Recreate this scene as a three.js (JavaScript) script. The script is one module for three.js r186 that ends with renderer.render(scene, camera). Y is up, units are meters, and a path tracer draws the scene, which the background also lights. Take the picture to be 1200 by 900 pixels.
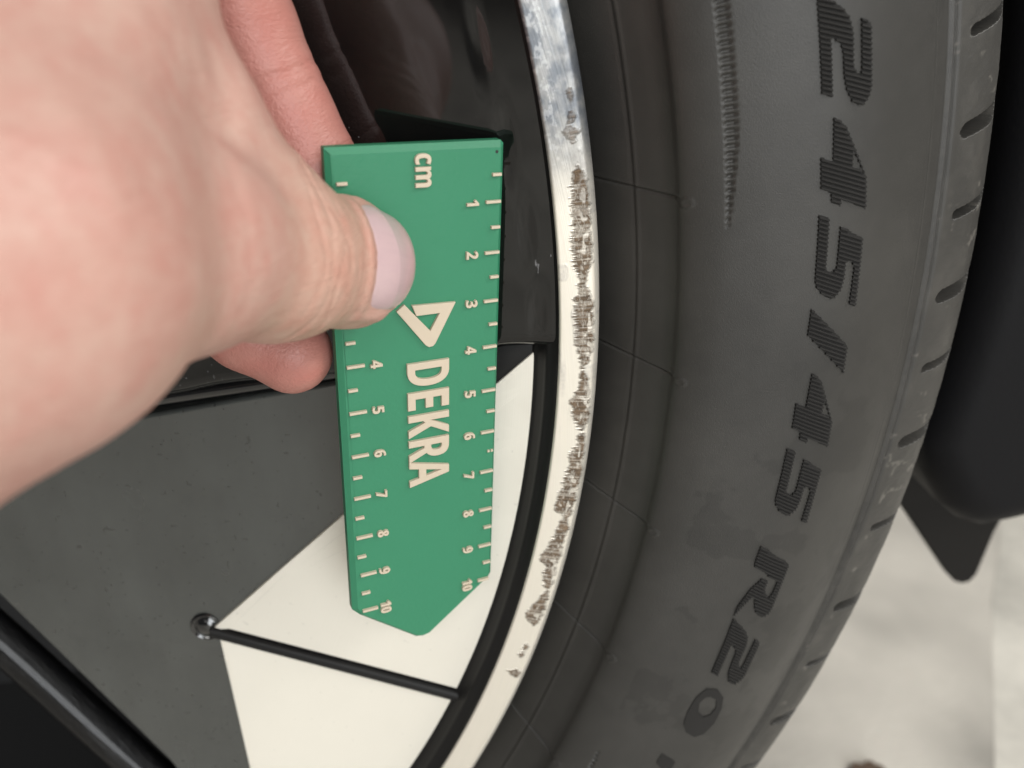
import * as THREE from 'three';
import { RectAreaLightUniformsLib } from 'three/addons/lights/RectAreaLightUniformsLib.js';
import { mergeGeometries, toCreasedNormals } from 'three/addons/utils/BufferGeometryUtils.js';
import { TessellateModifier } from 'three/addons/modifiers/TessellateModifier.js';
import { FontLoader } from 'three/addons/loaders/FontLoader.js';
import { RoundedBoxGeometry } from 'three/addons/geometries/RoundedBoxGeometry.js';

// ---------------------------------------------------------------- camera, light, exposure
// Lengths below are centimetres from the hub centre of the wheel (x along the car, y up, z out of the wheel);
// place() turns them into metres with the floor at y = 0.
const HUB = 35.5;
const scene = new THREE.Scene();
const renderer = new THREE.WebGLRenderer({ antialias: true });
renderer.toneMapping = THREE.LinearToneMapping;
renderer.toneMappingExposure = 0.94;
renderer.shadowMap.enabled = true;
const EYE = new THREE.Vector3(24.318, 6.878, 16.085);
const FWD = new THREE.Vector3(0.06036, -0.42284, -0.90419);
const UPV = new THREE.Vector3(0.02816, 0.90621, -0.4219);
const camera = new THREE.PerspectiveCamera(49.33, 4 / 3, 0.01, 40);
camera.position.set(EYE.x / 100, (EYE.y + HUB) / 100, EYE.z / 100);
camera.up.copy(UPV);
camera.lookAt(camera.position.clone().add(FWD));
camera.focus = 0.168;
camera.userData.fStop = 12.5;
scene.add(camera);
scene.background = new THREE.Color(0.1, 0.098, 0.096);           // dim room air all round

RectAreaLightUniformsLib.init();
// [x, y, z in metres, aimed at, width, height, radiance, colour]
const LAMPS = [
  [[0.3, 2.5, 2.6], [0.25, 0.35, 0], 2.4, 0.5, 9.5, [1, 0.98, 0.94]],
  [[2.9, 2.5, 0.7], [0.5, 0.1, 0], 2.4, 0.5, 23, [1, 0.975, 0.92]],
  [[1.3, 1.15, 3.2], [0.25, 0.35, 0], 1.7, 1.9, 6.6, [0.94, 0.975, 1]],  // cool panel added out of view, for sheen and front fill
];

// ---------------------------------------------------------------- helpers
const V = (x, y, z) => new THREE.Vector3(x, y, z);
const rad = THREE.MathUtils.degToRad;
const RIGHT = new THREE.Vector3().crossVectors(FWD, UPV).normalize();
const at = (px, py, d) => EYE.clone().addScaledVector(FWD, d).addScaledVector(RIGHT, ((px - 600) / 980) * d).addScaledVector(UPV, (-(py - 450) / 980) * d);
let seed = 7;
const rnd = () => { seed = (seed + 0x6d2b79f5) | 0; let t = Math.imul(seed ^ (seed >>> 15), 1 | seed); t = (t + Math.imul(t ^ (t >>> 7), 61 | t)) ^ t; return ((t ^ (t >>> 14)) >>> 0) / 4294967296; };
const hash = (x, y, z) => { let h = Math.imul(x | 0, 374761393) ^ Math.imul(y | 0, 668265263) ^ Math.imul(z | 0, 2147483647 - 1442695); h = Math.imul(h ^ (h >>> 13), 1274126177); return ((h ^ (h >>> 16)) >>> 0) / 4294967296; };
const sm = (t) => t * t * (3 - 2 * t);
function noise(x, y, z = 0, wrap = 0) {
  const xi = Math.floor(x), yi = Math.floor(y), zi = Math.floor(z), u = sm(x - xi), v = sm(y - yi), w = sm(z - zi);
  const W = wrap ? (a) => ((a % wrap) + wrap) % wrap : (a) => a;
  const c = (a, b, d) => hash(W(xi + a), W(yi + b), zi + d);
  const l = (a, b, t) => a + (b - a) * t;
  return l(l(l(c(0, 0, 0), c(1, 0, 0), u), l(c(0, 1, 0), c(1, 1, 0), u), v), l(l(c(0, 0, 1), c(1, 0, 1), u), l(c(0, 1, 1), c(1, 1, 1), u), v), w);
}
const clamp = (x, a = 0, b = 1) => Math.min(b, Math.max(a, x));
const step = (a, b, x) => sm(clamp((x - a) / (b - a)));
function tex(w, h, fn, srgb, repeat = true) {
  const d = new Uint8Array(w * h * 4);
  for (let j = 0; j < h; j++) for (let i = 0; i < w; i++) {
    const c = fn(i / w, j / h), k = (j * w + i) * 4;
    if (typeof c === 'number') d[k] = d[k + 1] = d[k + 2] = clamp(c) * 255; else { d[k] = clamp(c[0]) * 255; d[k + 1] = clamp(c[1]) * 255; d[k + 2] = clamp(c[2]) * 255; }
    d[k + 3] = 255;
  }
  const t = new THREE.DataTexture(d, w, h); t.magFilter = THREE.LinearFilter; t.minFilter = THREE.LinearMipmapLinearFilter; t.generateMipmaps = true;
  if (repeat) t.wrapS = t.wrapT = THREE.RepeatWrapping;
  if (srgb) t.colorSpace = THREE.SRGBColorSpace;
  t.needsUpdate = true; return t;
}
function fbm(u, v, base, oct, z = 0) {                                // tileable on the unit square
  let s = 0, a = 0.5, n = 0;
  for (let o = 0; o < oct; o++) { const f = base << o; s += a * noise(u * f, v * f, z + o * 7.3, f); n += a; a *= 0.55; }
  return s / n;
}
const rep = (t, x, y) => { const c = t.clone(); c.repeat.set(x, y); c.needsUpdate = true; return c; };
const used = {};
const numbered = (n) => { const k = (used[n] = (used[n] ?? -1) + 1); return k ? `${n}_${String(k).padStart(3, '0')}` : n; };
function thing(name, label, category, base, group) {                  // a Group at a thing's base; base in cm
  const o = new THREE.Group(); o.name = numbered(name); scene.add(o);
  o.position.set(base.x / 100, (base.y + HUB) / 100, base.z / 100);
  o.userData = { label, category, ...(group ? { group } : {}) }; o.base = base.clone(); return o;
}
function part(name, g, m, parent, base) {                             // geometry in cm, relative to the hub
  const b = base ?? parent.base ?? parent.userDataBase;
  if (b) g.translate(-b.x, -b.y, -b.z);
  g.scale(0.01, 0.01, 0.01);
  const o = new THREE.Mesh(g, m); o.name = parent.isScene ? numbered(name) : name; o.castShadow = o.receiveShadow = true;
  o.userDataBase = b; parent.add(o); return o;
}
const polar = (R, a) => [R * Math.cos(rad(a)), R * Math.sin(rad(a))];
function grid(nu, nv, fn, uvfn) {                                     // a sheet of (nu+1) x (nv+1) points
  const p = new Float32Array((nu + 1) * (nv + 1) * 3), uv = new Float32Array((nu + 1) * (nv + 1) * 2), ix = [];
  for (let j = 0; j <= nv; j++) for (let i = 0; i <= nu; i++) {
    const k = j * (nu + 1) + i, q = fn(i / nu, j / nv, i, j); p.set([q.x, q.y, q.z], k * 3);
    const t = uvfn ? uvfn(i / nu, j / nv, q) : [i / nu, j / nv]; uv.set(t, k * 2);
    if (i < nu && j < nv) ix.push(k, k + 1, k + nu + 2, k, k + nu + 2, k + nu + 1);
  }
  const g = new THREE.BufferGeometry(); g.setAttribute('position', new THREE.BufferAttribute(p, 3)); g.setAttribute('uv', new THREE.BufferAttribute(uv, 2));
  g.setIndex(ix); g.computeVertexNormals(); return g;
}
const plain = (g) => { const q = g.index ? g.toNonIndexed() : g; for (const k of Object.keys(q.attributes)) if (!['position', 'normal', 'uv'].includes(k)) q.deleteAttribute(k); return q; };

// ---------------------------------------------------------------- materials
const S = (o) => new THREE.MeshStandardMaterial({ side: THREE.DoubleSide, ...o });
const P = (o) => new THREE.MeshPhysicalMaterial({ side: THREE.DoubleSide, ...o });
const rgb = (r, g, b) => new THREE.Color().setRGB(r, g, b);
const fine = tex(512, 512, (u, v) => 0.5 + 0.5 * (fbm(u, v, 64, 3) - 0.5) * 1.6);
const blotch = tex(512, 512, (u, v) => { const a = fbm(u, v, 5, 5), b = fbm(u, v, 60, 2, 9); const k = 0.80 + 0.34 * (a - 0.5) * 1.7 + 0.10 * (b - 0.5); return [k, k * 0.99, k * 0.97]; });
const smudge = tex(512, 512, (u, v) => { const a = fbm(u, v, 4, 5, 3), s = fbm(u, v * 0.25, 8, 3, 5); return 0.55 + 0.5 * (a - 0.5) + 0.35 * (s - 0.5); });
const faint = tex(512, 512, (u, v) => 0.97 + 0.06 * (fbm(u, v, 6, 5, 31) - 0.5));
const smudge2 = tex(512, 512, (u, v) => 0.86 + 0.35 * (fbm(u, v, 4, 5, 13) - 0.5));
const M = {
  rubber: S({ vertexColors: true, color: rgb(0.036, 0.0345, 0.032), roughness: 0.5, map: rep(blotch, 0.09, 0.09), bumpMap: rep(fine, 0.9, 0.9), bumpScale: 0.00004 }),
  letter: P({ color: rgb(0.024, 0.023, 0.022), roughness: 0.85, specularIntensity: 0.35 }),  // darker than the rubber: matte moulding, plus groove shade put into the colour
  gloss: P({ color: rgb(0.006, 0.006, 0.0065), roughness: 0.12, roughnessMap: null, clearcoat: 1, clearcoatRoughness: 0.04 }),
  fillet: P({ color: rgb(0.008, 0.0078, 0.008), roughness: 0.55, specularIntensity: 0.5, clearcoat: 0.12, clearcoatRoughness: 0.3 }),
  dark: P({ color: rgb(0.016, 0.016, 0.0165), roughness: 0.55 }),
  green: P({ color: rgb(0.027, 0.2, 0.103), map: rep(faint, 0.2, 0.2), roughness: 0.55, roughnessMap: rep(smudge2, 0.16, 0.16), bumpMap: rep(fine, 0.25, 0.25), bumpScale: 0.00004 }),
  cream: S({ color: rgb(0.54, 0.455, 0.35), roughness: 0.6 }),
  plastic: P({ color: rgb(0.006, 0.006, 0.007), roughness: 0.55, specularIntensity: 0.25, bumpMap: rep(fine, 0.3, 0.3), bumpScale: 0.0001 }),
  flap: P({ color: rgb(0.012, 0.011, 0.01), roughness: 0.75, specularIntensity: 0.4 }),
  housing: S({ color: rgb(0.7, 0.7, 0.7), roughness: 0.5 }),
};

// ---------------------------------------------------------------- lamps (outside the frame)
LAMPS.forEach(([p, aim, w, h, L, c], i) => {
  const l = new THREE.RectAreaLight(rgb(...c), L, w, h); l.name = 'lamp_light'; l.position.set(...p); l.lookAt(...aim); l.castShadow = true; scene.add(l);
  const o = new THREE.Group(); o.name = numbered(i < 2 ? 'ceiling_lamp' : 'added_light_panel'); scene.add(o);
  o.position.set(...p); o.lookAt(...aim);
  o.userData = { category: i < 2 ? 'lamp' : 'window', label: ['long white workshop ceiling light above and behind the photographer', 'long white workshop ceiling light above the right side of the floor', 'tall cool light panel added out of view for sheen and fill'][i] };
  const f = new THREE.Mesh(new RoundedBoxGeometry(w + 0.06, h + 0.06, 0.06, 2, 0.015), M.housing); f.name = i < 2 ? 'housing' : 'frame'; f.position.z = -0.046; o.add(f);
  const d = new THREE.Mesh(new THREE.PlaneGeometry(w, h), S({ color: rgb(0.8, 0.8, 0.8), emissive: rgb(...c), emissiveIntensity: 1.2 })); d.name = 'lit_panel'; d.position.z = -0.012; o.add(d);
});

// ---------------------------------------------------------------- floor
{
  const fl = tex(1024, 1024, (u, v) => {
    const a = fbm(u, v, 3, 6), s = fbm(u, v * 0.18, 20, 4, 4), b = fbm(u, v, 24, 3, 8), sp = Math.pow(fbm(u, v, 14, 3, 21), 5) * 1.8;
    const k = 0.84 + 0.07 * (a - 0.5) + 0.14 * (s - 0.5) + 0.14 * (b - 0.5) - sp * 0.25; return [k * 1.0, k * 0.975, k * 0.93];
  }, true);
  const g = new THREE.PlaneGeometry(12, 12, 1, 1); g.rotateX(-Math.PI / 2);
  const o = new THREE.Mesh(g, S({ color: rgb(1, 1, 1), map: rep(fl, 10, 10), roughness: 0.55, bumpMap: rep(fine, 60, 60), bumpScale: 0.0003 })); o.name = 'floor'; o.userData = { kind: 'structure', label: 'pale grey concrete workshop floor with faint streaks' }; o.receiveShadow = true; scene.add(o);
  // a broad pale strip: brighter light on the floor put into its colour
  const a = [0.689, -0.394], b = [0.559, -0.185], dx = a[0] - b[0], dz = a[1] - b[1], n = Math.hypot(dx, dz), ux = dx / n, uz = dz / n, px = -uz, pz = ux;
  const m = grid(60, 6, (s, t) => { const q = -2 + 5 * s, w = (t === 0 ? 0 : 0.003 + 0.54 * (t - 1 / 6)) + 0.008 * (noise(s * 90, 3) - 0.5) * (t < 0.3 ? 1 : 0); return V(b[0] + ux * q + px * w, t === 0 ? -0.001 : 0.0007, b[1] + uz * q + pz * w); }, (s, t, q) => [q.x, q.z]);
  const mk = new THREE.Mesh(m, S({ color: rgb(0.9, 0.87, 0.8), map: rep(blotch, 3, 3), roughness: 0.5 })); mk.name = 'floor_light_strip'; mk.userData = { kind: 'structure', label: 'broad pale strip with bright floor light put into its colour at the right edge' }; scene.add(mk);
  const st = new THREE.Mesh(new THREE.CircleGeometry(0.008, 24).rotateX(-Math.PI / 2), S({ color: rgb(0.12, 0.08, 0.055), roughness: 0.8 }));
  const q = st.geometry.attributes.position; for (let i = 1; i < q.count; i++) { const k = 0.7 + 0.6 * noise(q.getX(i) * 300 + 5, q.getZ(i) * 300 + 9); q.setX(i, q.getX(i) * k * 1.3); q.setZ(i, q.getZ(i) * k); }
  st.name = 'floor_stain'; st.position.set(0.478, 0.003, -0.178); st.userData = { kind: 'structure', label: 'small brown stain on the concrete floor' }; scene.add(st);
}

// ---------------------------------------------------------------- wheel: tyre
const wheel = thing('wheel_assembly', 'black alloy car wheel with scuffed silver rim edge and low profile tyre', 'car wheel', V(0, -HUB, -12));
const PROF = [[26.9, -1.3], [27.18, -1.15], [27.4, -0.92], [27.7, -0.63], [28.0, -0.36], [28.35, -0.05], [28.58, 0.15], [28.7, 0.3], [28.78, 0.46], [28.95, 0.6], [29.4, 0.79], [30.2, 0.93], [31.0, 0.97], [31.7, 0.93], [32.4, 0.76], [33.1, 0.42], [33.7, 0.02], [34.1, -0.35], [34.34, -0.56], [34.6, -0.68], [34.9, -0.79], [35.4, -1.01], [35.75, -1.28], [36.03, -1.68], [36.26, -2.12], [36.42, -2.7], [36.5, -3.6], [36.55, -5], [36.6, -8]];
const pcurve = new THREE.CatmullRomCurve3(PROF.map(([r, z]) => V(r, z, 0)), false, 'centripetal');
const NP = 420, prof = pcurve.getSpacedPoints(NP), plen = pcurve.getLength();
function zAt(R) { let i = 1; while (i < NP && prof[i].x < R) i++; const a = prof[i - 1], b = prof[i], t = clamp((R - a.x) / Math.max(1e-6, b.x - a.x)); return a.y + (b.y - a.y) * t; }
const MOLD = [14.4, 6.95, -0.5, -7.95, -15.4, -22.85, -30.3];
const SIPES = [[13.3, 0.075], [10.3, 0.07], [7.2, 0.13], [4.35, 0.075], [1.35, 0.13], [-1.5, 0.07], [-4.65, 0.125], [-8.7, 0.075], [-12.85, 0.115], [-16.15, 0.06], [-19.7, 0.11], [-22.9, 0.065], [-26, 0.11], [-29.2, 0.07]];
const gau = (x, w) => Math.exp(-(x * x) / (w * w));
function relief(a, R, z, side) {
  let d = 0;
  if (side < 0.62) {
    d += 0.022 * gau(R - 28.08, 0.022) - 0.012 * gau(R - 28.02, 0.03);
    if (R > 27.15 && R < 28.75) for (const m of MOLD) { const da = (a - (m + 0.45 - 0.48 * (R - 27.2))) * 0.4835; if (Math.abs(da) < 0.2) d -= 0.045 * gau(da, 0.022) * step(27.15, 27.3, R) * step(28.75, 28.66, R) - 0.012 * gau(da - 0.05, 0.025); }
    if (R > 28.6 && R < 29.1) for (const m of MOLD) { const q = Math.hypot((a - (m - 0.42)) * 0.5035, R - 28.87); if (q < 0.25) d += 0.02 * gau(q - 0.085, 0.028) + 0.008 * (q < 0.08 ? 1 : 0); }
    for (const [a0, w0, sg] of [[5.4, 3.6, 1], [-21.0, 3.6, -1]]) {            // serrated decorative band, tapering to a point
      const k = (a - a0) * sg; if (k > 0) { const wid = 0.22 * Math.min(1, Math.pow(k / w0, 0.8)), mid = 29.56 + wid / 2 - 0.02;
        const e = step(wid / 2 + 0.012, wid / 2 - 0.012, Math.abs(R - mid)); if (e > 0) d += e * (-0.065 + 0.065 * Math.abs(((a * 0.516 / 0.135) % 1 + 1) % 1 * 2 - 1)); }
    }
    d += -0.018 * gau(R - 33.86, 0.03) + 0.008 * gau(R - 33.8, 0.03);
  }
  d += 0.10 * gau(R - 34.33, 0.04) * (z > -2 ? 1 : 0) - 0.10 * gau(R - 34.5, 0.075) * (z > -2 ? 1 : 0);
  if (R > 34.7) for (const [s0, w] of SIPES) {
    const along = (R - 34.98) + Math.max(0, -z - 1.2) * 0.9, cen = s0 + 0.3 * along + 0.1 * along * along, da = Math.abs(a - cen) * 0.617;
    if (da < 0.5) { const ww = (w > 0.1 ? 0.155 : 0.092) * (0.85 + 0.2 * clamp(along)), end = along < 0 ? Math.hypot(da, along) : da; d -= (w > 0.1 ? 1.0 : 0.85) * step(ww + 0.02, ww - 0.02, end); }
  }
  if (R > 34.8) d += 0.02 * (noise(a * 1.6, R * 3, z * 2) - 0.5) + 0.008 * (noise(a * 9, R * 9, z * 9) - 0.5);
  return d + 0.006 * (noise(a * 0.7, R * 2) - 0.5);
}
function tyrePoint(a, j, rel) {
  const p = prof[j], q = prof[Math.min(NP, j + 1)], o = prof[Math.max(0, j - 1)], tx = q.x - o.x, tz = q.y - o.y, l = Math.hypot(tx, tz) || 1, d = rel ? relief(a, p.x, p.y, j / NP) : 0;
  const R = p.x - (tz / l) * d, z = p.y + (tx / l) * d; return V(R * Math.cos(rad(a)), Math.max(R * Math.sin(rad(a)), -HUB + 0.02), z);
}
const A0 = -31, A1 = 16;
const tyreUV = (u, v, q) => [q.x, q.y];
const gFine = grid(1000, NP, (u, v, i, j) => tyrePoint(A0 + (A1 - A0) * u, j, true), tyreUV);
const gRest = grid(240, NP / 4, (u, v, i, j) => tyrePoint(A1 + (360 - A1 + A0) * u, j * 4, false), tyreUV);
const back = [[36.6, -8], [36.6, -16], [36.4, -21], [35.6, -22.8], [33, -24], [30, -25], [28, -24.3], [26.9, -22.8]];
const bcurve = new THREE.CatmullRomCurve3(back.map(([r, z]) => V(r, z, 0)), false, 'centripetal').getSpacedPoints(40);
const gBack = grid(300, 40, (u, v, i, j) => V(bcurve[j].x * Math.cos(u * 2 * Math.PI), Math.max(bcurve[j].x * Math.sin(u * 2 * Math.PI), -HUB + 0.02), bcurve[j].y), tyreUV);
const tyreG = mergeGeometries([gFine, gRest, gBack]);
{
  const p = tyreG.attributes.position, c = new Float32Array(p.count * 3);
  for (let i = 0; i < p.count; i++) {
    const x = p.getX(i), y = p.getY(i), z = p.getZ(i), R = Math.hypot(x, y), a = (Math.atan2(y, x) * 180) / Math.PI, s = a * 0.55;
    let k = 1 + 0.16 * (noise(s * 0.5, R * 0.8, 3) - 0.5) + 0.10 * (noise(s * 3, R * 3, 6) - 0.5), w = 0;
    // damp, darker patches with ragged outlines
    const n = noise(s * 0.9, R * 0.7, 14) + 0.35 * noise(s * 4, R * 3.5, 15) + 0.15 * noise(s * 11, R * 10, 16);
    if (z > -0.6 && R > 29.5) k *= 1 - 0.24 * step(0.94, 1.0, n) * step(2, -3, a);
    const n2 = noise(s * 2.6, R * 3, 24) + 0.3 * noise(s * 9, R * 9, 25); if (z > -0.6 && R > 32) k *= 1 - 0.22 * step(0.9, 0.98, n2) * step(-12, -15, a);
    // grey road dust and rubbed rubber on the shoulder blocks
    if (R > 34.55 && z > -6) { w = 0.18 + 0.5 * step(0.45, 0.8, noise(s * 1.4, R * 2.4, 34)) * noise(s * 6, R * 7, 35); w += 2.2 * step(0.80, 0.9, noise(s * 4.2, R * 4 + z * 2, 37)) * step(0.45, 0.8, noise(s * 14, R * 14, 38)) + 0.9 * step(0.72, 0.8, noise(s * 2.2, R * 9, 39)) * step(35.6, 36.1, R); }
    if (R > 34.9 && z > -6) for (const [s0, sw] of SIPES) { const al = (R - 34.98) + Math.max(0, -z - 1.2) * 0.9, da = Math.abs(a - (s0 + 0.3 * al + 0.1 * al * al)) * 0.617; if (al > -0.1 && da < (sw > 0.1 ? 0.16 : 0.095)) w = 0; }   // no road dust inside the slots
    if (z > -1 && R > 34.28 && R < 34.4) w += 0.35 * noise(s * 9, 3);
    c.set([k + w * 1.0, k + w * 0.97, k + w * 0.92], i * 3);
  }
  tyreG.setAttribute('color', new THREE.BufferAttribute(c, 3));
}
const tyre = part('tyre', tyreG, M.rubber, wheel);

// raised lettering: x in 0.1 mm along the tread (clockwise), y in 0.1 mm outwards, as ribs across each character
const GLYPH = {
  2: [[[0, 1], [21, 26], [35, 44], [55, 58], [79, 64], [135, 64], [146, 69], [151, 77], [146, 79], [62, 80], [72, 99], [176, 100], [193, 95], [204, 84], [204, 73], [193, 60], [173, 50], [147, 45], [111, 44], [94, 40], [84, 29], [82, 23], [181, 24], [171, 4]]],
  4: [[[0, 26], [6, 36], [20, 50], [120, 96], [180, 100], [152, 46], [166, 46], [156, 27], [138, 25], [125, 5], [67, 3], [81, 26]], [[43, 67], [82, 72], [68, 47]]],
  5: [[[0, 4], [10, 25], [109, 26], [116, 32], [117, 42], [108, 48], [28, 48], [59, 99], [197, 101], [190, 85], [111, 86], [101, 78], [100, 67], [132, 67], [156, 63], [170, 52], [174, 43], [163, 25], [147, 11], [132, 6]]],
  '/': [[[0, 5], [90, 97], [149, 99], [57, 4]]],
  R: [[[-1, 4], [51, 92], [119, 91], [176, 91], [193, 88], [205, 75], [196, 57], [179, 44], [147, 33], [148, 24], [181, 9], [206, -1], [175, -1], [122, 14], [88, 34], [95, 51], [121, 51], [136, 59], [145, 70], [131, 75], [98, 76], [90, 60], [54, 3]]],
  0: [[[2, 13], [0, 42], [26, 70], [65, 82], [115, 84], [153, 70], [165, 49], [153, 19], [127, 1], [86, -6], [35, -3]], [[26, 33], [34, 52], [61, 64], [87, 58], [95, 42], [79, 21], [51, 13], [30, 21]]],
  1: [[[0, -11], [21, 37], [71, 39], [35, -12]]],
};
GLYPH[4][1] = [[65, 66], [108, 88], [97, 66]];
function glyphRibs(loops, a0, solid) {
  const pitch = 8.6, slope = 0.42, geos = [];
  const pt = (x, y, h) => { const R = 31.2 + y / 100, a = a0 - (x / 100 / 31.7) * (180 / Math.PI) , z = zAt(R) + h; const [X, Y] = polar(R, a); return [X, Y, z]; };
  const pos = [];
  const tri = (a, b, c) => pos.push(...a, ...b, ...c), quad = (a, b, c, d) => { tri(a, b, c); tri(a, c, d); };
  // lines x = c + slope * y : in the sheared frame X = x - slope*y they are vertical
  const L = loops.map((l) => l.map(([x, y]) => [x - slope * y, y]));
  const xs = L[0].map((p) => p[0]), lo = Math.min(...xs), hi = Math.max(...xs);
  const cuts = (c) => { const ys = []; for (const l of L) for (let i = 0; i < l.length; i++) { const [x1, y1] = l[i], [x2, y2] = l[(i + 1) % l.length]; if ((x1 <= c) !== (x2 <= c)) ys.push(y1 + ((y2 - y1) * (c - x1)) / (x2 - x1)); } return ys.sort((a, b) => a - b); };
  const st = solid ? 2.5 : pitch;
  for (let c = lo + st / 2; c < hi; c += st) {
    const ys = cuts(c);
    for (let k = 0; k + 1 < ys.length; k += 2) {
      const y1 = ys[k], y2 = ys[k + 1]; if (y2 - y1 < 1) continue;
      const n = Math.max(1, Math.ceil((y2 - y1) / 12)), hw = solid ? st / 2 : pitch * 0.30, tw = solid ? st / 2 : pitch * 0.20, h = solid ? 0.02 : 0.05;
      const X = (y, o) => c + o + slope * y;
      for (let i = 0; i < n; i++) {
        const ya = y1 + ((y2 - y1) * i) / n, yb = y1 + ((y2 - y1) * (i + 1)) / n;
        const r = (y, o, hh) => pt(X(y, o), y, hh);
        quad(r(ya, -tw, h), r(yb, -tw, h), r(yb, tw, h), r(ya, tw, h));
        if (!solid) { quad(r(ya, -hw, -0.01), r(yb, -hw, -0.01), r(yb, -tw, h), r(ya, -tw, h)); quad(r(ya, tw, h), r(yb, tw, h), r(yb, hw, -0.01), r(ya, hw, -0.01)); }
      }
    }
  }
  if (!solid) {                                                       // matte moulded ground, groove shade put into its dark colour
    const s2 = 2.2; for (let c = lo + s2 / 2; c < hi; c += s2) { const ys = cuts(c); for (let k = 0; k + 1 < ys.length; k += 2) { const y1 = ys[k], y2 = ys[k + 1], n = Math.max(1, Math.ceil((y2 - y1) / 12)); for (let i = 0; i < n; i++) { const ya = y1 + ((y2 - y1) * i) / n, yb = y1 + ((y2 - y1) * (i + 1)) / n, r = (y, o) => pt(c + o + slope * y, y, 0.004); quad(r(ya, -s2 / 2), r(yb, -s2 / 2), r(yb, s2 / 2), r(ya, s2 / 2)); } } }
  }
  const g = new THREE.BufferGeometry(); g.setAttribute('position', new THREE.Float32BufferAttribute(pos, 3)); g.setAttribute('uv', new THREE.Float32BufferAttribute(new Float32Array((pos.length / 3) * 2), 2)); g.computeVertexNormals(); return g;
}
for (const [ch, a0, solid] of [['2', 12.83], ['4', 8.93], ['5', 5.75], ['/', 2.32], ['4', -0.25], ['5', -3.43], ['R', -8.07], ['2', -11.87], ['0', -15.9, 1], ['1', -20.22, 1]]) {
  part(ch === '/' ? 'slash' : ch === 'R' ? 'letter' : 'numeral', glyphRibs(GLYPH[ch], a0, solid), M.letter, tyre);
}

// ---------------------------------------------------------------- wheel: rim
const ring = (pts, a0, a1, n, uvf) => grid(n, pts.length - 1, (u, v, i, j) => V(...polar(pts[j][0], a0 + (a1 - a0) * u), pts[j][1]), uvf);
const smooth = (pts, n) => new THREE.CatmullRomCurve3(pts.map(([r, z]) => V(r, z, 0)), false, 'centripetal').getSpacedPoints(n).map((p) => [p.x, p.y]);
// scuffs along the machined lip: [degrees, inner radius, outer radius] of the gouged strip
const SCUFF = [[12.45, 27.0, 27.0], [11.45, 26.96, 26.96], [11.33, 26.92, 27.0], [11.01, 26.92, 26.98], [10.6, 26.93, 26.94], [10.21, 26.84, 26.96], [10.0, 26.84, 26.86], [9.76, 26.72, 27.03], [9.58, 26.73, 27.01], [9.34, 26.84, 26.94], [9.2, 26.9, 26.9], [8.5, 26.95, 26.95], [8.38, 26.93, 26.97], [8.00, 26.83, 27.01], [7.67, 26.78, 27.05], [6.80, 26.73, 27.05], [6.07, 26.72, 27.05], [4.59, 26.69, 27.05], [4.21, 26.70, 27.07], [3.82, 26.76, 26.95], [3.23, 26.77, 26.9], [2.85, 26.73, 26.99], [2.46, 26.68, 27.06], [2.06, 26.71, 27.05], [1.46, 26.73, 27.08], [0.64, 26.73, 27.08], [0.22, 26.76, 27.05], [-0.41, 26.84, 26.99], [-0.75, 26.86, 26.88], [-1.04, 26.85, 26.96], [-1.47, 26.81, 27.05], [-1.90, 26.77, 27.08], [-2.34, 26.67, 27.06], [-2.78, 26.72, 27.08], [-3.23, 26.78, 27.08], [-3.67, 26.85, 27.06], [-3.89, 26.96, 26.97], [-4.21, 26.90, 27.05], [-4.67, 26.92, 27.05], [-5.15, 26.72, 27.08], [-5.75, 26.83, 27.06], [-6.24, 26.74, 27.08], [-6.72, 26.74, 27.08], [-7.22, 26.67, 27.06], [-7.98, 26.59, 27.04], [-8.36, 26.66, 27.05], [-8.66, 26.92, 27.02], [-9.18, 26.83, 27.05], [-9.71, 26.77, 27.03], [-10.24, 26.72, 27.0], [-10.98, 26.56, 27.0], [-11.35, 26.56, 26.98], [-11.82, 26.77, 26.98], [-12.63, 26.78, 27.02], [-13.13, 26.92, 26.98], [-13.73, 26.82, 27.0], [-14.48, 26.65, 27.03], [-14.84, 26.61, 27.02], [-15.32, 26.72, 26.94], [-15.64, 26.9, 26.9], [-16.7, 26.9, 26.9], [-17.04, 26.83, 26.95], [-17.3, 26.9, 26.92], [-17.65, 26.83, 26.95], [-17.92, 26.9, 26.9], [-18.6, 26.9, 26.9], [-18.84, 26.69, 27.02], [-19.09, 26.80, 27.03], [-19.26, 26.94, 26.95], [-19.5, 26.95, 26.95]];
function scuff(a) { let i = 1; while (i < SCUFF.length - 1 && SCUFF[i][0] > a) i++; const p = SCUFF[i - 1], q = SCUFF[i], t = clamp((a - p[0]) / (q[0] - p[0])); return [p[1] + (q[1] - p[1]) * t, p[2] + (q[2] - p[2]) * t]; }
const B0 = -38, B1 = 20, LR0 = 26.38, LR1 = 27.26;
const fbmS = (x, y, z) => (noise(x, y, z) + 0.6 * noise(x * 2.1, y * 2.1, z + 3) + 0.35 * noise(x * 4.3, y * 4.3, z + 5) + 0.2 * noise(x * 9, y * 9, z + 8)) / 2.15;
const LW = 2048, LH = 160, lipData = [];
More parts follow.
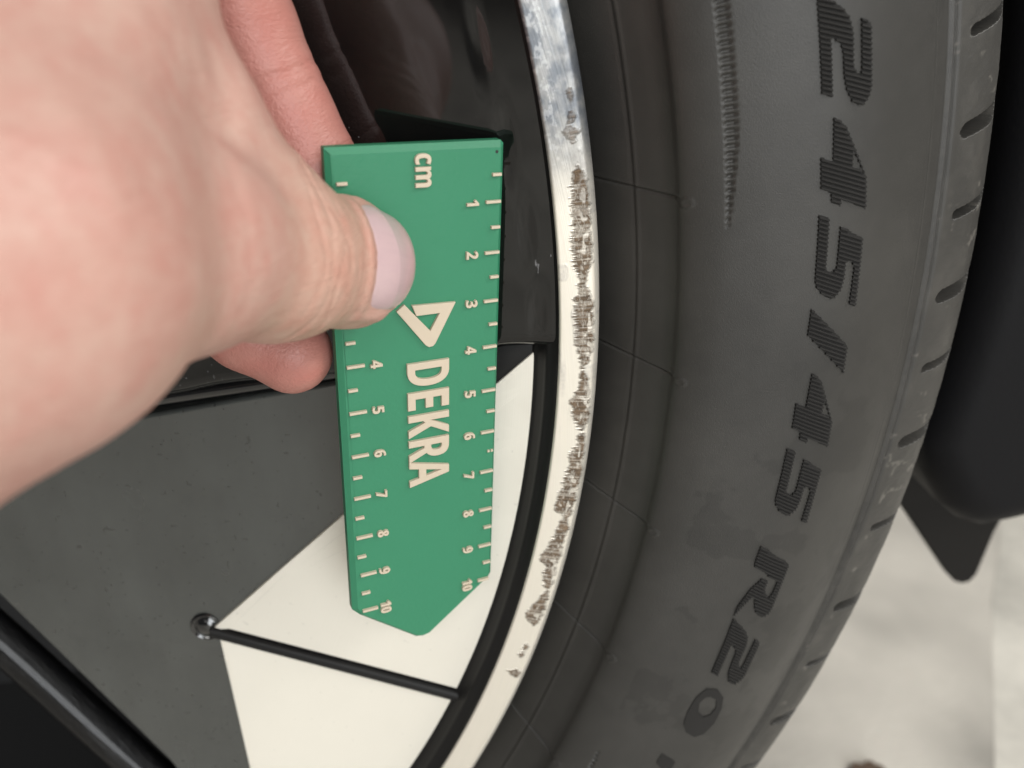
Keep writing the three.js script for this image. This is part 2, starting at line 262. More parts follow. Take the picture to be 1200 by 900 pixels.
for (let j = 0; j < LH; j++) for (let i = 0; i < LW; i++) {
  const a = B0 + ((B1 - B0) * (i + 0.5)) / LW, R = LR0 + ((LR1 - LR0) * (j + 0.5)) / LH, s = a * 0.47;   // s: cm along the rim
  let [r1, r2] = scuff(a); r1 += 0.03; r2 += 0.025;
  const jag = (noise(s * 24, 1.5) - 0.5) * 0.10 + (noise(s * 80, 7.5) - 0.5) * 0.17 * step(0.2, 0.7, noise(s * 3.5, 3.3)) + (noise(s * 8, 2.2) - 0.5) * 0.06, jag2 = (noise(s * 7, 21) - 0.5) * 0.05 + (noise(s * 19, 31) - 0.5) * 0.06 + (noise(s * 50, 33) - 0.5) * 0.04;
  const open = r2 - r1 > 0.03;
  const grain = fbmS(s * 16, R * 26, 44), strk = noise(s * 30, R * 2.5, 61);
  let g = open ? step(r1 + jag - 0.05, r1 + jag + 0.02, R) * step(r2 + jag2 + 0.012, r2 + jag2 - 0.035, R) : 0;
  const upper = step(6, 10.5, a);
  const fib = noise(s * 34, R * 3, 4), patchy = noise(s * 5, R * 9, 12), hole = noise(s * 9 + 40, R * 14, 2);
  if (g > 0) g *= (0.74 + 0.26 * step(0.28, 0.52, strk)) * (0.72 + 0.28 * step(0.32, 0.5, grain)) * (1 - 0.55 * step(0.58, 0.72, hole) * step(r1 + 0.08, r1 + 0.18, R));
  if (a > 9 && g > 0) g *= 0.3 + 0.4 * fib;
  // grey rubbed areas left of the scuff, dents on the upper part
  const rub = step(0.58, 0.72, noise(s * 2.2, R * 4, 77)) * step(-4.5, 0, a) * 0.55 * (0.5 + noise(s * 20, R * 20, 5));
  const mott = fbmS(s * 3, R * 4, 55), mot2 = fbmS(s * 9, R * 12, 56);
  const brush = 0.5 + 0.5 * noise(s * 1.2 + R * 6, R * 55 + s * 6, 3);
  let c = [0.80, 0.755, 0.67];
  const up = upper * 0.95 * (0.78 + 0.22 * step(0.3, 0.7, mott));           // greyer near the top: the cool reflection there is put into the colour
  c = c.map((x, k) => x * (1 - up * [0.84, 0.81, 0.75][k]) * (0.95 + 0.07 * brush));
  const speck = 0.45 * upper * step(0.5, 0.72, mot2) * step(27.0, 26.5, R); c = c.map((x) => x + (0.82 - x) * speck * 0.6);
  c = c.map((x, k) => x * (1 - rub * [0.35, 0.35, 0.33][k]));
  const go = [0.105, 0.072, 0.045].map((x) => x * (0.4 + 0.9 * fib + 0.7 * grain + 0.5 * (patchy - 0.5)));
  c = c.map((x, k) => x + (go[k] - x) * clamp(g));
  const chip = open && R > r2 + jag2 && R < r2 + jag2 + 0.03 ? 0.35 * noise(s * 18, 3) : 0; c = c.map((x) => x * (1 - chip));
  lipData.push([c, 0.30 + 0.45 * g + 0.15 * rub + 0.1 * up * mot2, 0.6 - g * (0.25 + 0.35 * fib) + 0.03 * brush + 0.02 * upper * (mott - 0.5) - 0.1 * rub * mot2, 1 - clamp(g)]);
}
const lt = (f, srgb) => tex(LW, LH, (u, v) => f(lipData[Math.round(v * LH) * LW + Math.round(u * LW)]), srgb, false);
const toS = (x) => (x <= 0.0031308 ? 12.92 * x : 1.055 * Math.pow(x, 1 / 2.4) - 0.055);
M.lip = S({ color: rgb(1, 1, 1), map: lt((d) => d[0].map(toS), true), roughness: 1, roughnessMap: lt((d) => d[1]), metalness: 0.55, metalnessMap: lt((d) => d[3]), bumpMap: lt((d) => d[2]), bumpScale: 0.0007 });
M.lipPlain = S({ color: rgb(0.8, 0.755, 0.67), roughness: 0.33, metalness: 0.55 });
const lipP = smooth([[26.38, -0.05], [26.41, -0.005], [26.46, 0], [26.8, 0.004], [27.03, 0], [27.11, -0.02], [27.19, -0.09], [27.24, -0.2], [27.24, -0.4], [27.18, -0.6]], 60);
const rim = part('rim_lip', mergeGeometries([ring(lipP, B0, B1, 900, (u, v, q) => [u, clamp((Math.hypot(q.x, q.y) - LR0) / (LR1 - LR0))])]), M.lip, wheel);
part('rim_lip', ring(lipP, B1, 360 + B0, 300), M.lipPlain, wheel);
part('rim_step', ring(smooth([[26.38, -0.05], [26.34, -0.12], [26.24, -0.24], [26.16, -0.31], [26.1, -0.46], [26.0, -0.66], [25.93, -0.74], [25.85, -0.92], [25.7, -1.15], [25.5, -1.6]], 60), 0, 360, 720), M.fillet, wheel);
part('rim_barrel', ring(smooth([[25.5, -1.6], [24.8, -4], [24, -9], [23.8, -20], [27, -23]], 24), 0, 360, 180), M.dark, wheel);
part('inner_disc', ring([[0, -15], [12, -15.5], [23.8, -16]], 0, 360, 120), M.dark, wheel);

// spoke faces
function plate(pts, z, thick, bevel, seg = 4) {
  const s = new THREE.Shape(pts.map(([x, y]) => new THREE.Vector2(x, y)));
  const g = new THREE.ExtrudeGeometry(s, { depth: thick - 2 * bevel, bevelEnabled: true, bevelThickness: bevel, bevelSize: bevel, bevelOffset: -bevel, bevelSegments: seg, curveSegments: 24 });
  g.translate(0, 0, z - thick + bevel); return g;
}
const cone = (x, y) => -0.75 - 0.16 * (25.9 - Math.hypot(x, y));           // the spokes dish inwards towards the hub
function dished(g, edge = 0.9, n = 5, crease, turned) {
  const t = new TessellateModifier(edge, n).modify(g), p = t.attributes.position;
  for (let i = 0; i < p.count; i++) { const x = p.getX(i), y = p.getY(i), d = crease ? -(0.536 * (x - 13.6) + 0.844 * (y + 6.0)) : 0; p.setZ(i, p.getZ(i) + cone(x, y) - (d > 0 ? 0.05 * (Math.sqrt(d * d + 0.02) - 0.14) : 0)); }
  if (turned) { const u = t.attributes.uv; for (let i = 0; i < p.count; i++) u.setXY(i, Math.hypot(p.getX(i), p.getY(i)), Math.atan2(p.getY(i), p.getX(i)) * 22); }
  return toCreasedNormals(t, 0.45);
}
const arc = (R, a0, a1, n = 24) => Array.from({ length: n + 1 }, (_, i) => polar(R, a0 + ((a1 - a0) * i) / n));
const specks = tex(1024, 1024, (u, v) => { const n = fbm(u, v, 6, 5), st = fbm(u * 1, v * 0.3, 10, 4, 2); let k = 0.82 + 0.36 * (n - 0.5) + 0.3 * (st - 0.5); const p = noise(u * 90, v * 90, 5, 90); if (p > 0.93) k *= 0.6; return [k, k, k * 0.96]; });
M.panel = P({ color: rgb(0.06, 0.065, 0.064), map: rep(specks, 0.11, 0.11), roughness: 0.36, roughnessMap: rep(smudge, 0.12, 0.12), ior: 1.85, bumpMap: rep(fine, 0.2, 0.2), bumpScale: 0.00002 });
M.edge = P({ color: rgb(0.004, 0.004, 0.0045), roughness: 0.4, specularIntensity: 0.3, clearcoat: 0.35, clearcoatRoughness: 0.06, bumpMap: rep(blotch, 2, 3), bumpScale: 0.0012 });
const chips = tex(1024, 1024, (u, v) => { const a = fbm(u, v, 5, 2, 71), b = noise(u * 170, v * 110, 8, 170); const k = a > 0.52 && b > 0.93 ? 0.22 + 0.25 * noise(u * 500, v * 300, 2) : 0.052; return [k, k, k * 1.02]; }, true);
M.glossTop = P({ color: rgb(1, 1, 1), map: rep(chips, 0.1, 0.1), roughness: 0.3, specularIntensity: 0.1, roughnessMap: rep(smudge, 0.2, 0.2), clearcoat: 1, clearcoatRoughness: 0.05 });
M.machined = S({ color: rgb(0.83, 0.79, 0.70), roughness: 0.42, metalness: 0.12, bumpMap: rep(tex(1024, 16, (u) => 0.5 + 0.5 * (noise(u * 300, 1, 0, 300) - 0.5)), 0.25, 0.25), bumpScale: 0.00003, map: rep(tex(512, 512, (u, v) => { let k = 0.965 + 0.05 * (fbm(u, v, 4, 4) - 0.5); if (noise(u * 70, v * 70, 8, 70) > 0.965) k *= 0.86; return k; }), 0.12, 0.12) });
// grey spoke side panel below, black panel above
part('spoke_panel', dished(plate([[10.2, -3.75], [16.96, -2.22], [21.37, -1.21], [25.27, -0.27], [25.5, -0.4], ...arc(25.86, -1.2, -50, 40), [16.9, -16.1], [15.51, -13.36], [11.76, -7.95], [9.4, -4.6]], -0.1, 1.0, 0.1), 0.35, 9, true), M.panel, wheel);
part('pocket_wall', dished(plate([[23.4, -0.72], [24.6, -0.35], [25.3, -0.12], [25.9, -0.06], [25.9, -0.34], [24.1, -2.05], [23.0, -1.9]], -0.05, 0.3, 0.02, 2)), M.fillet, wheel);
{
  const edge = new THREE.CatmullRomCurve3([V(9, -3.2, 0), V(13, -2.3, 0), V(17.7, -1.5, 0), V(19, -1.17, 0), V(21.5, -0.82, 0), V(23.5, -0.36, 0), V(24.96, -0.03, 0), V(25.42, 0.05, 0), V(26.4, 0.08, 0)]).getSpacedPoints(120);
  const zf = (x, y) => { const R = Math.hypot(x, y), a = (Math.atan2(y, x) * 180) / Math.PI; return -0.14 - 0.17 * (26.36 - R) - 0.045 * gau(R - (26.02 - 0.037 * a), 0.05) * step(0.25, 1.2, a); };
  part('spoke_panel', grid(120, 150, (u, v, i, j) => {
    const e = edge[i], R = Math.min(26.36, Math.hypot(e.x, e.y));
    if (j < 14) { const t = (j / 14), w = t < 0.35 ? null : ((t - 0.35) / 0.65) * (Math.PI / 2), z0 = zf(e.x, e.y + 0.3); return w === null ? V(e.x, e.y, z0 - 0.3 - 1.3 * (1 - t / 0.35)) : V(e.x, e.y + 0.3 - 0.3 * Math.cos(w), z0 - 0.3 + 0.3 * Math.sin(w)); }
    const q = (j - 14) / 136, a0 = (Math.atan2(e.y + 0.3, e.x) * 180) / Math.PI, [x, y] = polar(Math.hypot(e.x, e.y + 0.3) * (1 - q) + R * q, a0 + (62 - a0) * Math.pow(q, 1.25)); return V(x, y, zf(x, y));
  }, (u, v, q) => [q.x, q.y]), M.glossTop, wheel);
}
part('spoke_trim', (() => { const c = new THREE.CatmullRomCurve3([[9.4, -3.5], [13, -2.75], [17, -1.93], [21.4, -1.05], [22.8, -0.73]].map(([x, y]) => V(x, y, cone(x, y) - 0.34))); return new THREE.TubeGeometry(c, 80, 0.2, 14); })(), M.gloss, wheel);
// pale machined facets with a black groove between them
part('spoke_facet', dished(plate([[25.91, -0.25], ...arc(25.93, -0.75, -22.4, 30), [24.07, -9.91], [18.0, -8.38], [17.66, -8.42], [17.6, -8.36]], 0, 0.12, 0.015, 2), 0.9, 5, false, true), M.machined, wheel);
part('spoke_facet', dished(plate([[17.7, -8.76], [17.86, -8.8], [23.95, -10.36], ...arc(25.98, -23.5, -50, 26), [18.4, -16.8], [18.0, -13.1]], 0, 0.12, 0.015, 2), 0.9, 5, false, true), M.machined, wheel);
part('groove', (() => { const c = new THREE.CatmullRomCurve3([[17.5, -8.5], [19.5, -9.02], [21.7, -9.57], [24.2, -10.2]].map(([x, y]) => V(x, y, cone(x, y) - 0.04))); return new THREE.TubeGeometry(c, 60, 0.17, 14); })(), M.fillet, wheel);
part('groove_end', (() => { const pts = [[0.001, 0.1], [0.14, 0.085], [0.24, 0.03], [0.31, -0.05], [0.35, -0.03], [0.38, 0.01], [0.41, 0.015], [0.44, -0.05]]; const g = new THREE.LatheGeometry(pts.map(([x, y]) => new THREE.Vector2(x, y)), 36); g.rotateX(Math.PI / 2); g.translate(17.36, -8.43, cone(17.36, -8.43) - 0.06); return g; })(), M.gloss, wheel);
// rounded black edge of the next spoke opening
part('spoke_edge', (() => { const c = new THREE.CatmullRomCurve3([V(8.05, -5.2, -3.5), V(11.35, -9.6, -3.0), V(14.2, -13.4, -2.35), V(18, -18.4, -1.6)]); const g = new THREE.TubeGeometry(c, 80, 0.56, 24); return g; })(), M.edge, wheel);

// ---------------------------------------------------------------- car body behind the wheel
const car = thing('car', 'dark car body edge with bumper corner and mud flap behind the tyre', 'car', V(45, -HUB, -10));
part('bumper', (() => {
  const g = plate([...arc(39.9, 62, -9.5, 40), [39.95, -7.9], [40.8, -9.2], [41.6, -9.85], [42.3, -10.1], [43.2, -9.95], [50, -8.3], [62, -6.4], [75, -6], [75, 35.2]], -6.6, 6.5, 1.3, 14); return toCreasedNormals(g, 0.5);
})(), M.plastic, car);
part('mud_flap', plate([[40.2, 4], [40.6, -9.5], [43.45, -13.5], [46.4, -17.35], [46.9, -17.85], [47.3, -18.0], [47.65, -17.9], [47.88, -17.5], [48.15, -15.1], [50.5, -5], [50.5, 4]], -13.75, 0.5, 0.1, 3), M.flap, car);
part('arch_liner', grid(160, 24, (u, v) => V(...polar(41.5 + 0.4 * Math.sin(v * Math.PI), 130 - 128 * u), -13.5 - 18 * v)), M.dark, car);
part('arch_liner', ring([[12, -30], [41.6, -31.4]], 2, 130, 40), M.dark, car);

// ---------------------------------------------------------------- ruler
const RO = V(25.2005, 4.3171, 0.2149), RU = V(0.934405, -0.024429, -0.355373), RV = V(-0.034074, -0.999201, -0.020908), RW = V(0.354578, -0.031645, 0.934491);
const rulerM = new THREE.Matrix4().makeBasis(RU, RV.clone(), RW.clone().negate()).setPosition(RO);      // u right, v down, w into the ruler
const ruler = thing('ruler', 'green rubber pocket ruler with cream raised centimetre marks and pointed end', 'ruler', RO.clone().addScaledVector(RV, 11.2).addScaledVector(RU, -1.6));
const TH = 0.34;
{
  const s = new THREE.Shape(), c = [[-3.29, -0.11], [-0.01, -0.11], [0.045, -0.05], [0.045, 9.93], [-0.02, 10.05], [-1.5, 11.27], [-1.66, 11.3], [-1.83, 11.26], [-3.14, 10.16], [-3.31, 9.96], [-3.31, -0.09]];
  c.forEach(([x, y], i) => (i ? s.lineTo(x, y) : s.moveTo(x, y)));
  const g = new THREE.ExtrudeGeometry(s, { depth: TH - 0.14, bevelEnabled: true, bevelThickness: 0.07, bevelSize: 0.07, bevelOffset: -0.07, bevelSegments: 1 });
  g.translate(0, 0, 0.07);
  { const p = g.attributes.position; for (let i = 0; i < p.count; i++) if (p.getZ(i) < 0.03) { if (p.getY(i) < 0.1) p.setY(i, p.getY(i) + 0.05); if (p.getX(i) < -3.1) p.setX(i, p.getX(i) + 0.05); } g.computeVertexNormals(); }
  g.applyMatrix4(rulerM); part('ruler_body', g, M.green, ruler);
}
const raised = (shape, h = 0.06, bev = 0.012) => { const g = new THREE.ExtrudeGeometry(shape, { depth: h, bevelEnabled: true, bevelThickness: bev, bevelSize: bev, bevelOffset: -bev * 0.5, bevelSegments: 2, curveSegments: 8 }); g.translate(0, 0, -h); return g; };
const polyShape = (pts) => new THREE.Shape(pts.map(([x, y]) => new THREE.Vector2(x, y)));
const onRuler = (name, g) => part(name, g.applyMatrix4(rulerM), M.cream, ruler);
for (let k = 1; k <= 20; k++) {
  const v = k / 2, long = k % 2 === 0, w = 0.022;
  const bar = (u0, u1, y) => polyShape([[u0, y - w], [u1, y - w], [u1, y + w], [u0, y + w]]);
  if (k === 13) { onRuler('tick_mark', raised(bar(-0.15, -0.11, v), 0.03)); onRuler('tick_mark', raised(bar(-0.07, -0.03, v), 0.03)); }
  else onRuler('tick_mark', raised(bar(-(long ? 0.32 : 0.2) + 0.0, -0.028 - (k === 20 ? 0.03 : 0), v + rnd() * 0.01)));
  const in9 = k >= 18 ? 0.05 : 0.0;
  onRuler('tick_mark', raised(bar(-3.14 + in9, -(long ? 2.8 : 2.96) + in9, v + rnd() * 0.01)));
}
const font = await new FontLoader().loadAsync('fonts/droid/droid_sans_bold.typeface.json');
const fontR = await new FontLoader().loadAsync('fonts/droid/droid_sans_regular.typeface.json');
// text that reads down the ruler with the tops of its characters to the right: one mesh per character
function write(text, f, u, v, cap, widen, name, gap = 0) {
  const size = (cap * 0.84) / 0.714; let pen = v;
  for (const ch of text) {
    const shapes = f.generateShapes(ch, size), adv = (f.data.glyphs[ch].ha / f.data.resolution) * size * widen + gap;
    const gs = shapes.map((s) => plain(raised(s)));
    const g = mergeGeometries(gs); g.scale(widen, 1, 1);
    g.applyMatrix4(new THREE.Matrix4().makeBasis(V(0, 1, 0), V(1, 0, 0), V(0, 0, 1)).setPosition(u, pen, 0));
    const ix = g.attributes.position; for (let i = 0; i < ix.count; i += 3) for (const at_ of Object.values(g.attributes)) for (let c = 0; c < at_.itemSize; c++) { const q = at_.array[(i + 1) * at_.itemSize + c]; at_.array[(i + 1) * at_.itemSize + c] = at_.array[(i + 2) * at_.itemSize + c]; at_.array[(i + 2) * at_.itemSize + c] = q; }
    g.computeVertexNormals(); onRuler(name, g); pen += adv;
  }
}
write('cm', font, -1.71, 0.03, 0.32, 0.86, 'letter');
write('DEKRA', font, -1.945, 4.04, 0.75, 0.76, 'letter');
for (let k = 1; k <= 10; k++) for (const u of [-0.71, -2.68]) write(String(k), font, u, k - (k === 10 ? 0.125 : 0.062), 0.2, 0.9, 'numeral');
onRuler('emblem', raised(polyShape([[-2.13, 2.98], [-1.98, 2.86], [-1.46, 3.47], [-1.26, 3.11], [-1.74, 3.11], [-1.82, 2.9], [-0.94, 2.93], [-1.36, 3.74], [-1.41, 3.79], [-1.49, 3.8], [-1.56, 3.75]])));
{ const g = new THREE.CylinderGeometry(0.03, 0.03, 0.02, 14); g.rotateX(Math.PI / 2); g.translate(-0.11, 0.09, 0.005); part('pin_hole', g.applyMatrix4(rulerM), M.dark, ruler); }

// ---------------------------------------------------------------- hand
const bones = [];                                                       // [a, b, ra, rb]
const chain = (list) => { for (let i = 0; i + 1 < list.length; i++) bones.push([list[i][0], list[i + 1][0], list[i][1], list[i + 1][1]]); };
const ip = at(318, 300, 13.0), tip = at(408, 310, 14.6), tip2 = at(424, 309, 14.9);
const mcp = at(185, 283, 10.9), cmc = at(-35, 300, 8.8), wrist = at(-330, 370, 7.6);
const HAND = [
  [[[tip2, 0.82], [tip, 0.98], [ip, 1.2], [mcp, 1.46], [cmc, 2.1], [wrist, 2.75], [at(-900, 330, 7.2), 2.9], [at(-1500, 300, 6.4), 3.1]]],               // thumb, wrist, forearm
  [[[ip, 1.0], [at(276, 236, 12.4), 0.93], [at(210, 138, 11.4), 0.96], [at(90, -50, 11.0), 1.42], [at(150, -230, 12.5), 1.25]], [[cmc, 2.2], [at(55, 70, 10.0), 1.6], [at(150, -230, 12.5), 1.2]]],   // web and back of the hand
  [[[cmc, 2.0], [at(-60, -60, 9.6), 1.9], [at(20, -260, 12.4), 1.3]], [[wrist, 2.2], [at(-190, -60, 9.6), 1.8], [at(-110, -250, 12.2), 1.2]], [[wrist, 2.0], [at(-240, -200, 11.6), 1.1]]],
];
for (const set of HAND) for (const c of set) chain(c);
const body = bones.splice(0);
const F = (list) => { bones.length = 0; chain(list); return bones.splice(0); };
const FINGERS = [
  F([[at(150, -230, 12.5), 1.1], [at(285, 28, 14.6), 0.88], [at(372, 205, 15.6), 0.82], [at(420, 290, 16.4), 0.7], [at(440, 330, 16.6), 0.62]]),
  F([[at(20, -260, 12.4), 1.1], [at(140, 190, 15.0), 0.92], [at(215, 330, 16.2), 0.84], [at(290, 385, 16.35), 0.8], [at(342, 414, 16.45), 0.79]]),
  F([[at(-110, -250, 12.2), 1.05], [at(20, 150, 14.4), 0.9], [at(110, 240, 14.6), 0.8], [at(120, 290, 13.6), 0.72]]),
  F([[at(-240, -200, 11.6), 0.95], [at(-90, 160, 13.4), 0.8], [at(-10, 240, 13.4), 0.7], [at(10, 260, 12.6), 0.62]]),
];
function cap(p, [a, b, ra, rb]) {
  const bx = b.x - a.x, by = b.y - a.y, bz = b.z - a.z, px = p.x - a.x, py = p.y - a.y, pz = p.z - a.z, h = clamp((px * bx + py * by + pz * bz) / (bx * bx + by * by + bz * bz));
  return Math.hypot(px - bx * h, py - by * h, pz - bz * h) - (ra + (rb - ra) * h);
}
const smin = (a, b, k) => { const h = Math.max(k - Math.abs(a - b), 0) / k; return Math.min(a, b) - h * h * k * 0.25; };
const thD = tip.clone().sub(ip).normalize(), thN = FWD.clone().negate().addScaledVector(thD, FWD.dot(thD)).normalize(), thS = new THREE.Vector3().crossVectors(thD, thN);
const inv = rulerM.clone().invert(), tmp = V();
function rulerBox(p) { tmp.copy(p).applyMatrix4(inv); const qx = Math.abs(tmp.x + 1.6) - 1.66, qy = Math.abs(tmp.y - 5) - 5.1, qz = Math.abs(tmp.z - TH / 2) - TH / 2; return Math.hypot(Math.max(qx, 0), Math.max(qy, 0), Math.max(qz, 0)) + Math.min(Math.max(qx, qy, qz), 0); }
function sdf(p) {
  let d = 9; for (const b of body) d = smin(d, cap(p, b), 0.6);
  for (const f of FINGERS) { let e = 9; f.forEach((b, i) => { e = smin(e, cap(p, b), 0.25); }); d = smin(d, e, d > 0.9 ? 0.02 : 0.3); }
  return Math.max(d, 0.004 - rulerBox(p));
}
const tmp2 = V(), FOLDS = [];
for (const [f, k, t, a] of [[0, 1, 0.36, 0.03], [0, 1, 0.47, 0.018], [0, 1, 0.9, 0.02], [1, 2, 0.5, 0.02]]) { const [A, B] = FINGERS[f][k]; FOLDS.push([A.clone().lerp(B, t), B.clone().sub(A).normalize(), a]); }
function creases(p) {                                                  // folds over the thumb joint, nail fold, fine unevenness
  const q = p.clone().sub(ip), t = q.dot(thD), n = q.dot(thN), s = q.dot(thS); let d = 0;
  if (t > -1.2 && t < 1.6 && n > -0.4 && Math.abs(s) < 2) {
    const f = step(-0.4, 0.5, n), wob = 0.22 * (noise(s * 1.6, 3.1) - 0.5) + 0.16 * s * s * -0.5;
    for (const [t0, w, a] of [[-0.35, 0.05, 0.018], [-0.12, 0.06, 0.03], [0.1, 0.05, 0.026], [0.27, 0.045, 0.02], [0.55, 0.06, 0.018], [0.8, 0.05, 0.012]]) d -= 0.62 * f * a * gau(t - t0 - wob - 0.05 * Math.sin(s * 5 + t0 * 20), w) * (0.4 + noise(s * 3 + t0 * 9, 5));
  }
  { const q3 = tmp2.copy(p).sub(tip), t3 = q3.dot(thD), ph = Math.atan2(q3.dot(thS), q3.dot(thN)); if (t3 > -1.4 && t3 < 0.75 && Math.abs(ph) < 1.7) d += 0.055 * gau(t3 + 0.80 + 0.22 * ph * ph * -1, 0.1) * step(1.15, 0.8, Math.abs(ph)) + 0.05 * gau(Math.abs(ph) - 1.1, 0.14) * step(-0.85, -0.5, t3) * step(0.5, 0.1, t3); }
  for (const [c, ax, a] of FOLDS) { const q2 = tmp2.copy(p).sub(c), l = q2.length(); if (l < 1.3) { const t2 = q2.dot(ax); d -= a * gau(t2 + 0.1 * (noise(p.x * 3, p.y * 3, p.z * 3) - 0.5), 0.06) * step(1.3, 0.9, l); } }
  return d + 0.035 * (noise(p.x * 0.9, p.y * 0.9, p.z * 0.9) - 0.5) + 0.012 * (noise(p.x * 3, p.y * 3, p.z * 3) - 0.5);
}
const full = (p) => { const r = rulerBox(p); return Math.max(sdf(p) - creases(p) * clamp(r / 0.15), 0.004 - r); };
function surfaceNet(lo, hi, h) {
  const n = ['x', 'y', 'z'].map((k) => Math.ceil((hi[k] - lo[k]) / h) + 1), [nx, ny, nz] = n, f = new Float32Array(nx * ny * nz).fill(5), id = (x, y, z) => x + nx * (y + ny * z), p = V(), BL = 8;
  for (let z0 = 0; z0 < nz; z0 += BL) for (let y0 = 0; y0 < ny; y0 += BL) for (let x0 = 0; x0 < nx; x0 += BL) {
    p.set(lo.x + (x0 + BL / 2) * h, lo.y + (y0 + BL / 2) * h, lo.z + (z0 + BL / 2) * h);
    const c = sdf(p), far = Math.abs(c) > BL * h * 0.87 + 0.75;
    for (let z = z0; z < Math.min(nz, z0 + BL); z++) for (let y = y0; y < Math.min(ny, y0 + BL); y++) for (let x = x0; x < Math.min(nx, x0 + BL); x++)
      f[id(x, y, z)] = far ? c : full(p.set(lo.x + x * h, lo.y + y * h, lo.z + z * h));
  }
  const vi = new Int32Array(nx * ny * nz).fill(-1), pos = [], ix = [], C = [[0, 0, 0], [1, 0, 0], [0, 1, 0], [1, 1, 0], [0, 0, 1], [1, 0, 1], [0, 1, 1], [1, 1, 1]], E = [[0, 1], [2, 3], [4, 5], [6, 7], [0, 2], [1, 3], [4, 6], [5, 7], [0, 4], [1, 5], [2, 6], [3, 7]];
  for (let z = 0; z < nz - 1; z++) for (let y = 0; y < ny - 1; y++) for (let x = 0; x < nx - 1; x++) {
    const v = C.map(([a, b, c]) => f[id(x + a, y + b, z + c)]); let m = 0; for (const q of v) m += q < 0; if (m === 0 || m === 8) continue;
    let sx = 0, sy = 0, sz = 0, k = 0; for (const [a, b] of E) if ((v[a] < 0) !== (v[b] < 0)) { const t = v[a] / (v[a] - v[b]); sx += C[a][0] + (C[b][0] - C[a][0]) * t; sy += C[a][1] + (C[b][1] - C[a][1]) * t; sz += C[a][2] + (C[b][2] - C[a][2]) * t; k++; }
    vi[id(x, y, z)] = pos.length / 3; pos.push(lo.x + (x + sx / k) * h, lo.y + (y + sy / k) * h, lo.z + (z + sz / k) * h);
  }
  for (let z = 1; z < nz - 1; z++) for (let y = 1; y < ny - 1; y++) for (let x = 1; x < nx - 1; x++) {
    const a = f[id(x, y, z)] < 0, quad = (p0, p1, p2, p3, flip) => { if (p0 < 0 || p1 < 0 || p2 < 0 || p3 < 0) return; flip ? ix.push(p0, p2, p1, p0, p3, p2) : ix.push(p0, p1, p2, p0, p2, p3); };
    if (a !== f[id(x + 1, y, z)] < 0) quad(vi[id(x, y - 1, z - 1)], vi[id(x, y, z - 1)], vi[id(x, y, z)], vi[id(x, y - 1, z)], !a);
    if (a !== f[id(x, y + 1, z)] < 0) quad(vi[id(x - 1, y, z - 1)], vi[id(x - 1, y, z)], vi[id(x, y, z)], vi[id(x, y, z - 1)], !a);
    if (a !== f[id(x, y, z + 1)] < 0) quad(vi[id(x - 1, y - 1, z)], vi[id(x, y - 1, z)], vi[id(x, y, z)], vi[id(x - 1, y, z)], !a);
  }
  return [pos, ix];
}
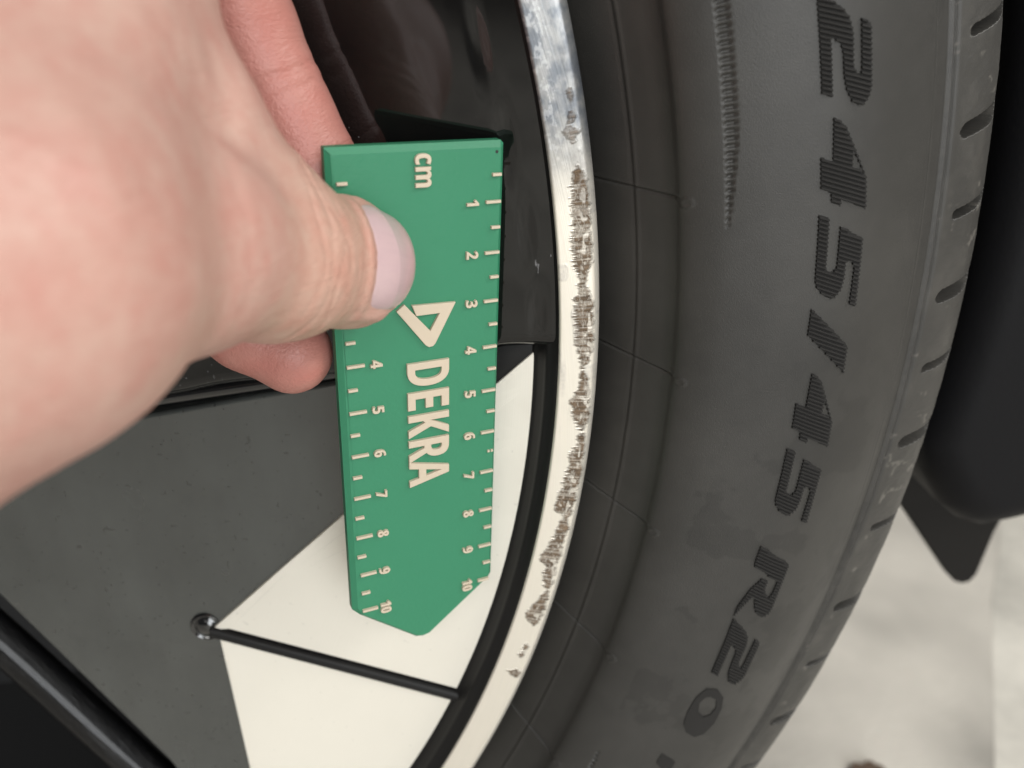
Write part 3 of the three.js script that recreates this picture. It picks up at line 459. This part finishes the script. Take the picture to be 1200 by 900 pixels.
{
  const lo = V(99, 99, 99), hi = V(-99, -99, -99);
  for (const b of [...body, ...FINGERS.flat()]) for (const [c, r] of [[b[0], b[2]], [b[1], b[3]]]) for (const k of ['x', 'y', 'z']) { lo[k] = Math.min(lo[k], c[k] - r - 0.4); hi[k] = Math.max(hi[k], c[k] + r + 0.4); }
  const [pos, ix] = surfaceNet(lo, hi, 0.075);
  const nv = pos.length / 3, nor = new Float32Array(nv * 3), col = new Float32Array(nv * 3), uv = new Float32Array(nv * 2), p = V(), q = V(), e = 0.02;
  const tips = [FINGERS[1][3][1], FINGERS[0][2][0]];
  for (let i = 0; i < nv; i++) {
    p.set(pos[i * 3], pos[i * 3 + 1], pos[i * 3 + 2]);
    const g = V(full(q.copy(p).setX(p.x + e)) - full(q.copy(p).setX(p.x - e)), full(q.copy(p).setY(p.y + e)) - full(q.copy(p).setY(p.y - e)), full(q.copy(p).setZ(p.z + e)) - full(q.copy(p).setZ(p.z - e))).normalize();
    nor.set([g.x, g.y, g.z], i * 3);
    const m = noise(p.x * 1.3, p.y * 1.3, p.z * 1.3), m2 = noise(p.x * 4, p.y * 4, p.z * 4), m3 = noise(p.x * 11, p.y * 11, p.z * 11);
    const m4 = noise(p.x * 6, p.y * 2.2, p.z * 6); let red = 0.22 * (m - 0.5) + 0.3 * (m2 - 0.5) + 0.4 * (m3 - 0.5) + 0.35 * (m4 - 0.5);
    for (const f of FINGERS.slice(0, 2)) for (const b of f) { const c = cap(p, b); if (c < 0.3) { red = Math.max(red, 0.8 + 0.3 * (m2 - 0.5)); break; } }
    const yel = clamp(p.distanceTo(ip) < 2.2 ? 1 - p.distanceTo(ip) / 2.2 : 0);
    col.set([0.49 - 0.05 * red - 0.02 * yel, 0.285 - 0.12 * red, 0.236 - 0.10 * red - 0.035 * yel], i * 3);
    uv.set([p.x + 0.3 * p.z, p.y], i * 2);
  }
  const g = new THREE.BufferGeometry(); g.setAttribute('position', new THREE.Float32BufferAttribute(pos, 3)); g.setAttribute('normal', new THREE.BufferAttribute(nor, 3)); g.setAttribute('color', new THREE.BufferAttribute(col, 3)); g.setAttribute('uv', new THREE.BufferAttribute(uv, 2)); g.setIndex(ix);
  const pore = tex(1024, 1024, (u, v) => { const a = noise(u * 130, v * 130, 1, 130), b = noise(u * 60, v * 60, 5, 60), c = noise(u * 240, v * 240, 9, 240); return 0.5 + 0.35 * (a - 0.5) + 0.3 * (b - 0.5) + 0.2 * (c - 0.5); });
  M.skin = P({ color: rgb(1, 1, 1), vertexColors: true, roughness: 0.43, specularIntensity: 0.8, bumpMap: rep(pore, 0.3, 0.3), bumpScale: 0.00016, sheen: 0.15, sheenRoughness: 0.6, sheenColor: rgb(0.9, 0.5, 0.4) });
  const person = thing('person', "bare hand and wrist pinching the green ruler between thumb and fingers", 'person', wrist);
  const hand = part('hand', g, M.skin, person);
  // thumb nail: a thin curved plate grown from the surface
  const NAX = 40, NAY = 40, t0 = -0.72, t1 = 0.72;
  const radius = (t, ph, lift) => { const dir = thN.clone().multiplyScalar(Math.cos(ph)).addScaledVector(thS, Math.sin(ph)), o = tip.clone().addScaledVector(thD, t); let r = 0.05; for (let k = 0; k < 60; k++) { const d = sdf(q.copy(o).addScaledVector(dir, r)); if (d > -0.002) break; r += Math.max(0.004, -d * 0.7); } return [o, dir, r + lift]; };
  const ng = grid(NAX, NAY, (u, v) => {
    const x = u * 2 - 1, y = v * 2 - 1, k = Math.pow(Math.pow(Math.abs(x), 4) + Math.pow(Math.abs(y), 4), 0.25), mx = Math.max(Math.abs(x), Math.abs(y)), sc = k > 0 ? mx / k : 1;
    const X = x * sc, Y = y * sc, e2 = Math.max(Math.abs(x), Math.abs(y));
    const t = (t0 + t1) / 2 + (X * (t1 - t0)) / 2, ph = Y * 0.98, lift = 0.03 * (1 - Math.pow(e2, 8)) - 0.03 * Math.pow(e2, 12) + 0.004 * (noise(v * 34, u * 1.5) - 0.5);
    const tc = t < 0.1 ? t : 0.1 + 0.4 * (1 - Math.exp(-(t - 0.1) / 0.4)), [o, d, r] = radius(tc, ph, lift); return o.addScaledVector(d, r - (t > tc ? (t - tc) * (t - tc) * 0.9 : 0)).addScaledVector(thD, t - tc);
  });
  M.nail = P({ color: rgb(0.52, 0.37, 0.375), roughness: 0.3, clearcoat: 0.5, clearcoatRoughness: 0.18, map: tex(128, 128, (u, v) => { const edge = step(0.5, 1.0, u + 0.05 * Math.cos((v - 0.5) * 4)); return [0.98 - 0.08 * edge, 0.98 - 0.2 * edge, 1 - 0.22 * edge].map((x) => x * (0.97 + 0.05 * noise(v * 60, u * 3))); }) });
  part('thumbnail', ng, M.nail, hand);
}
renderer.render(scene, camera);
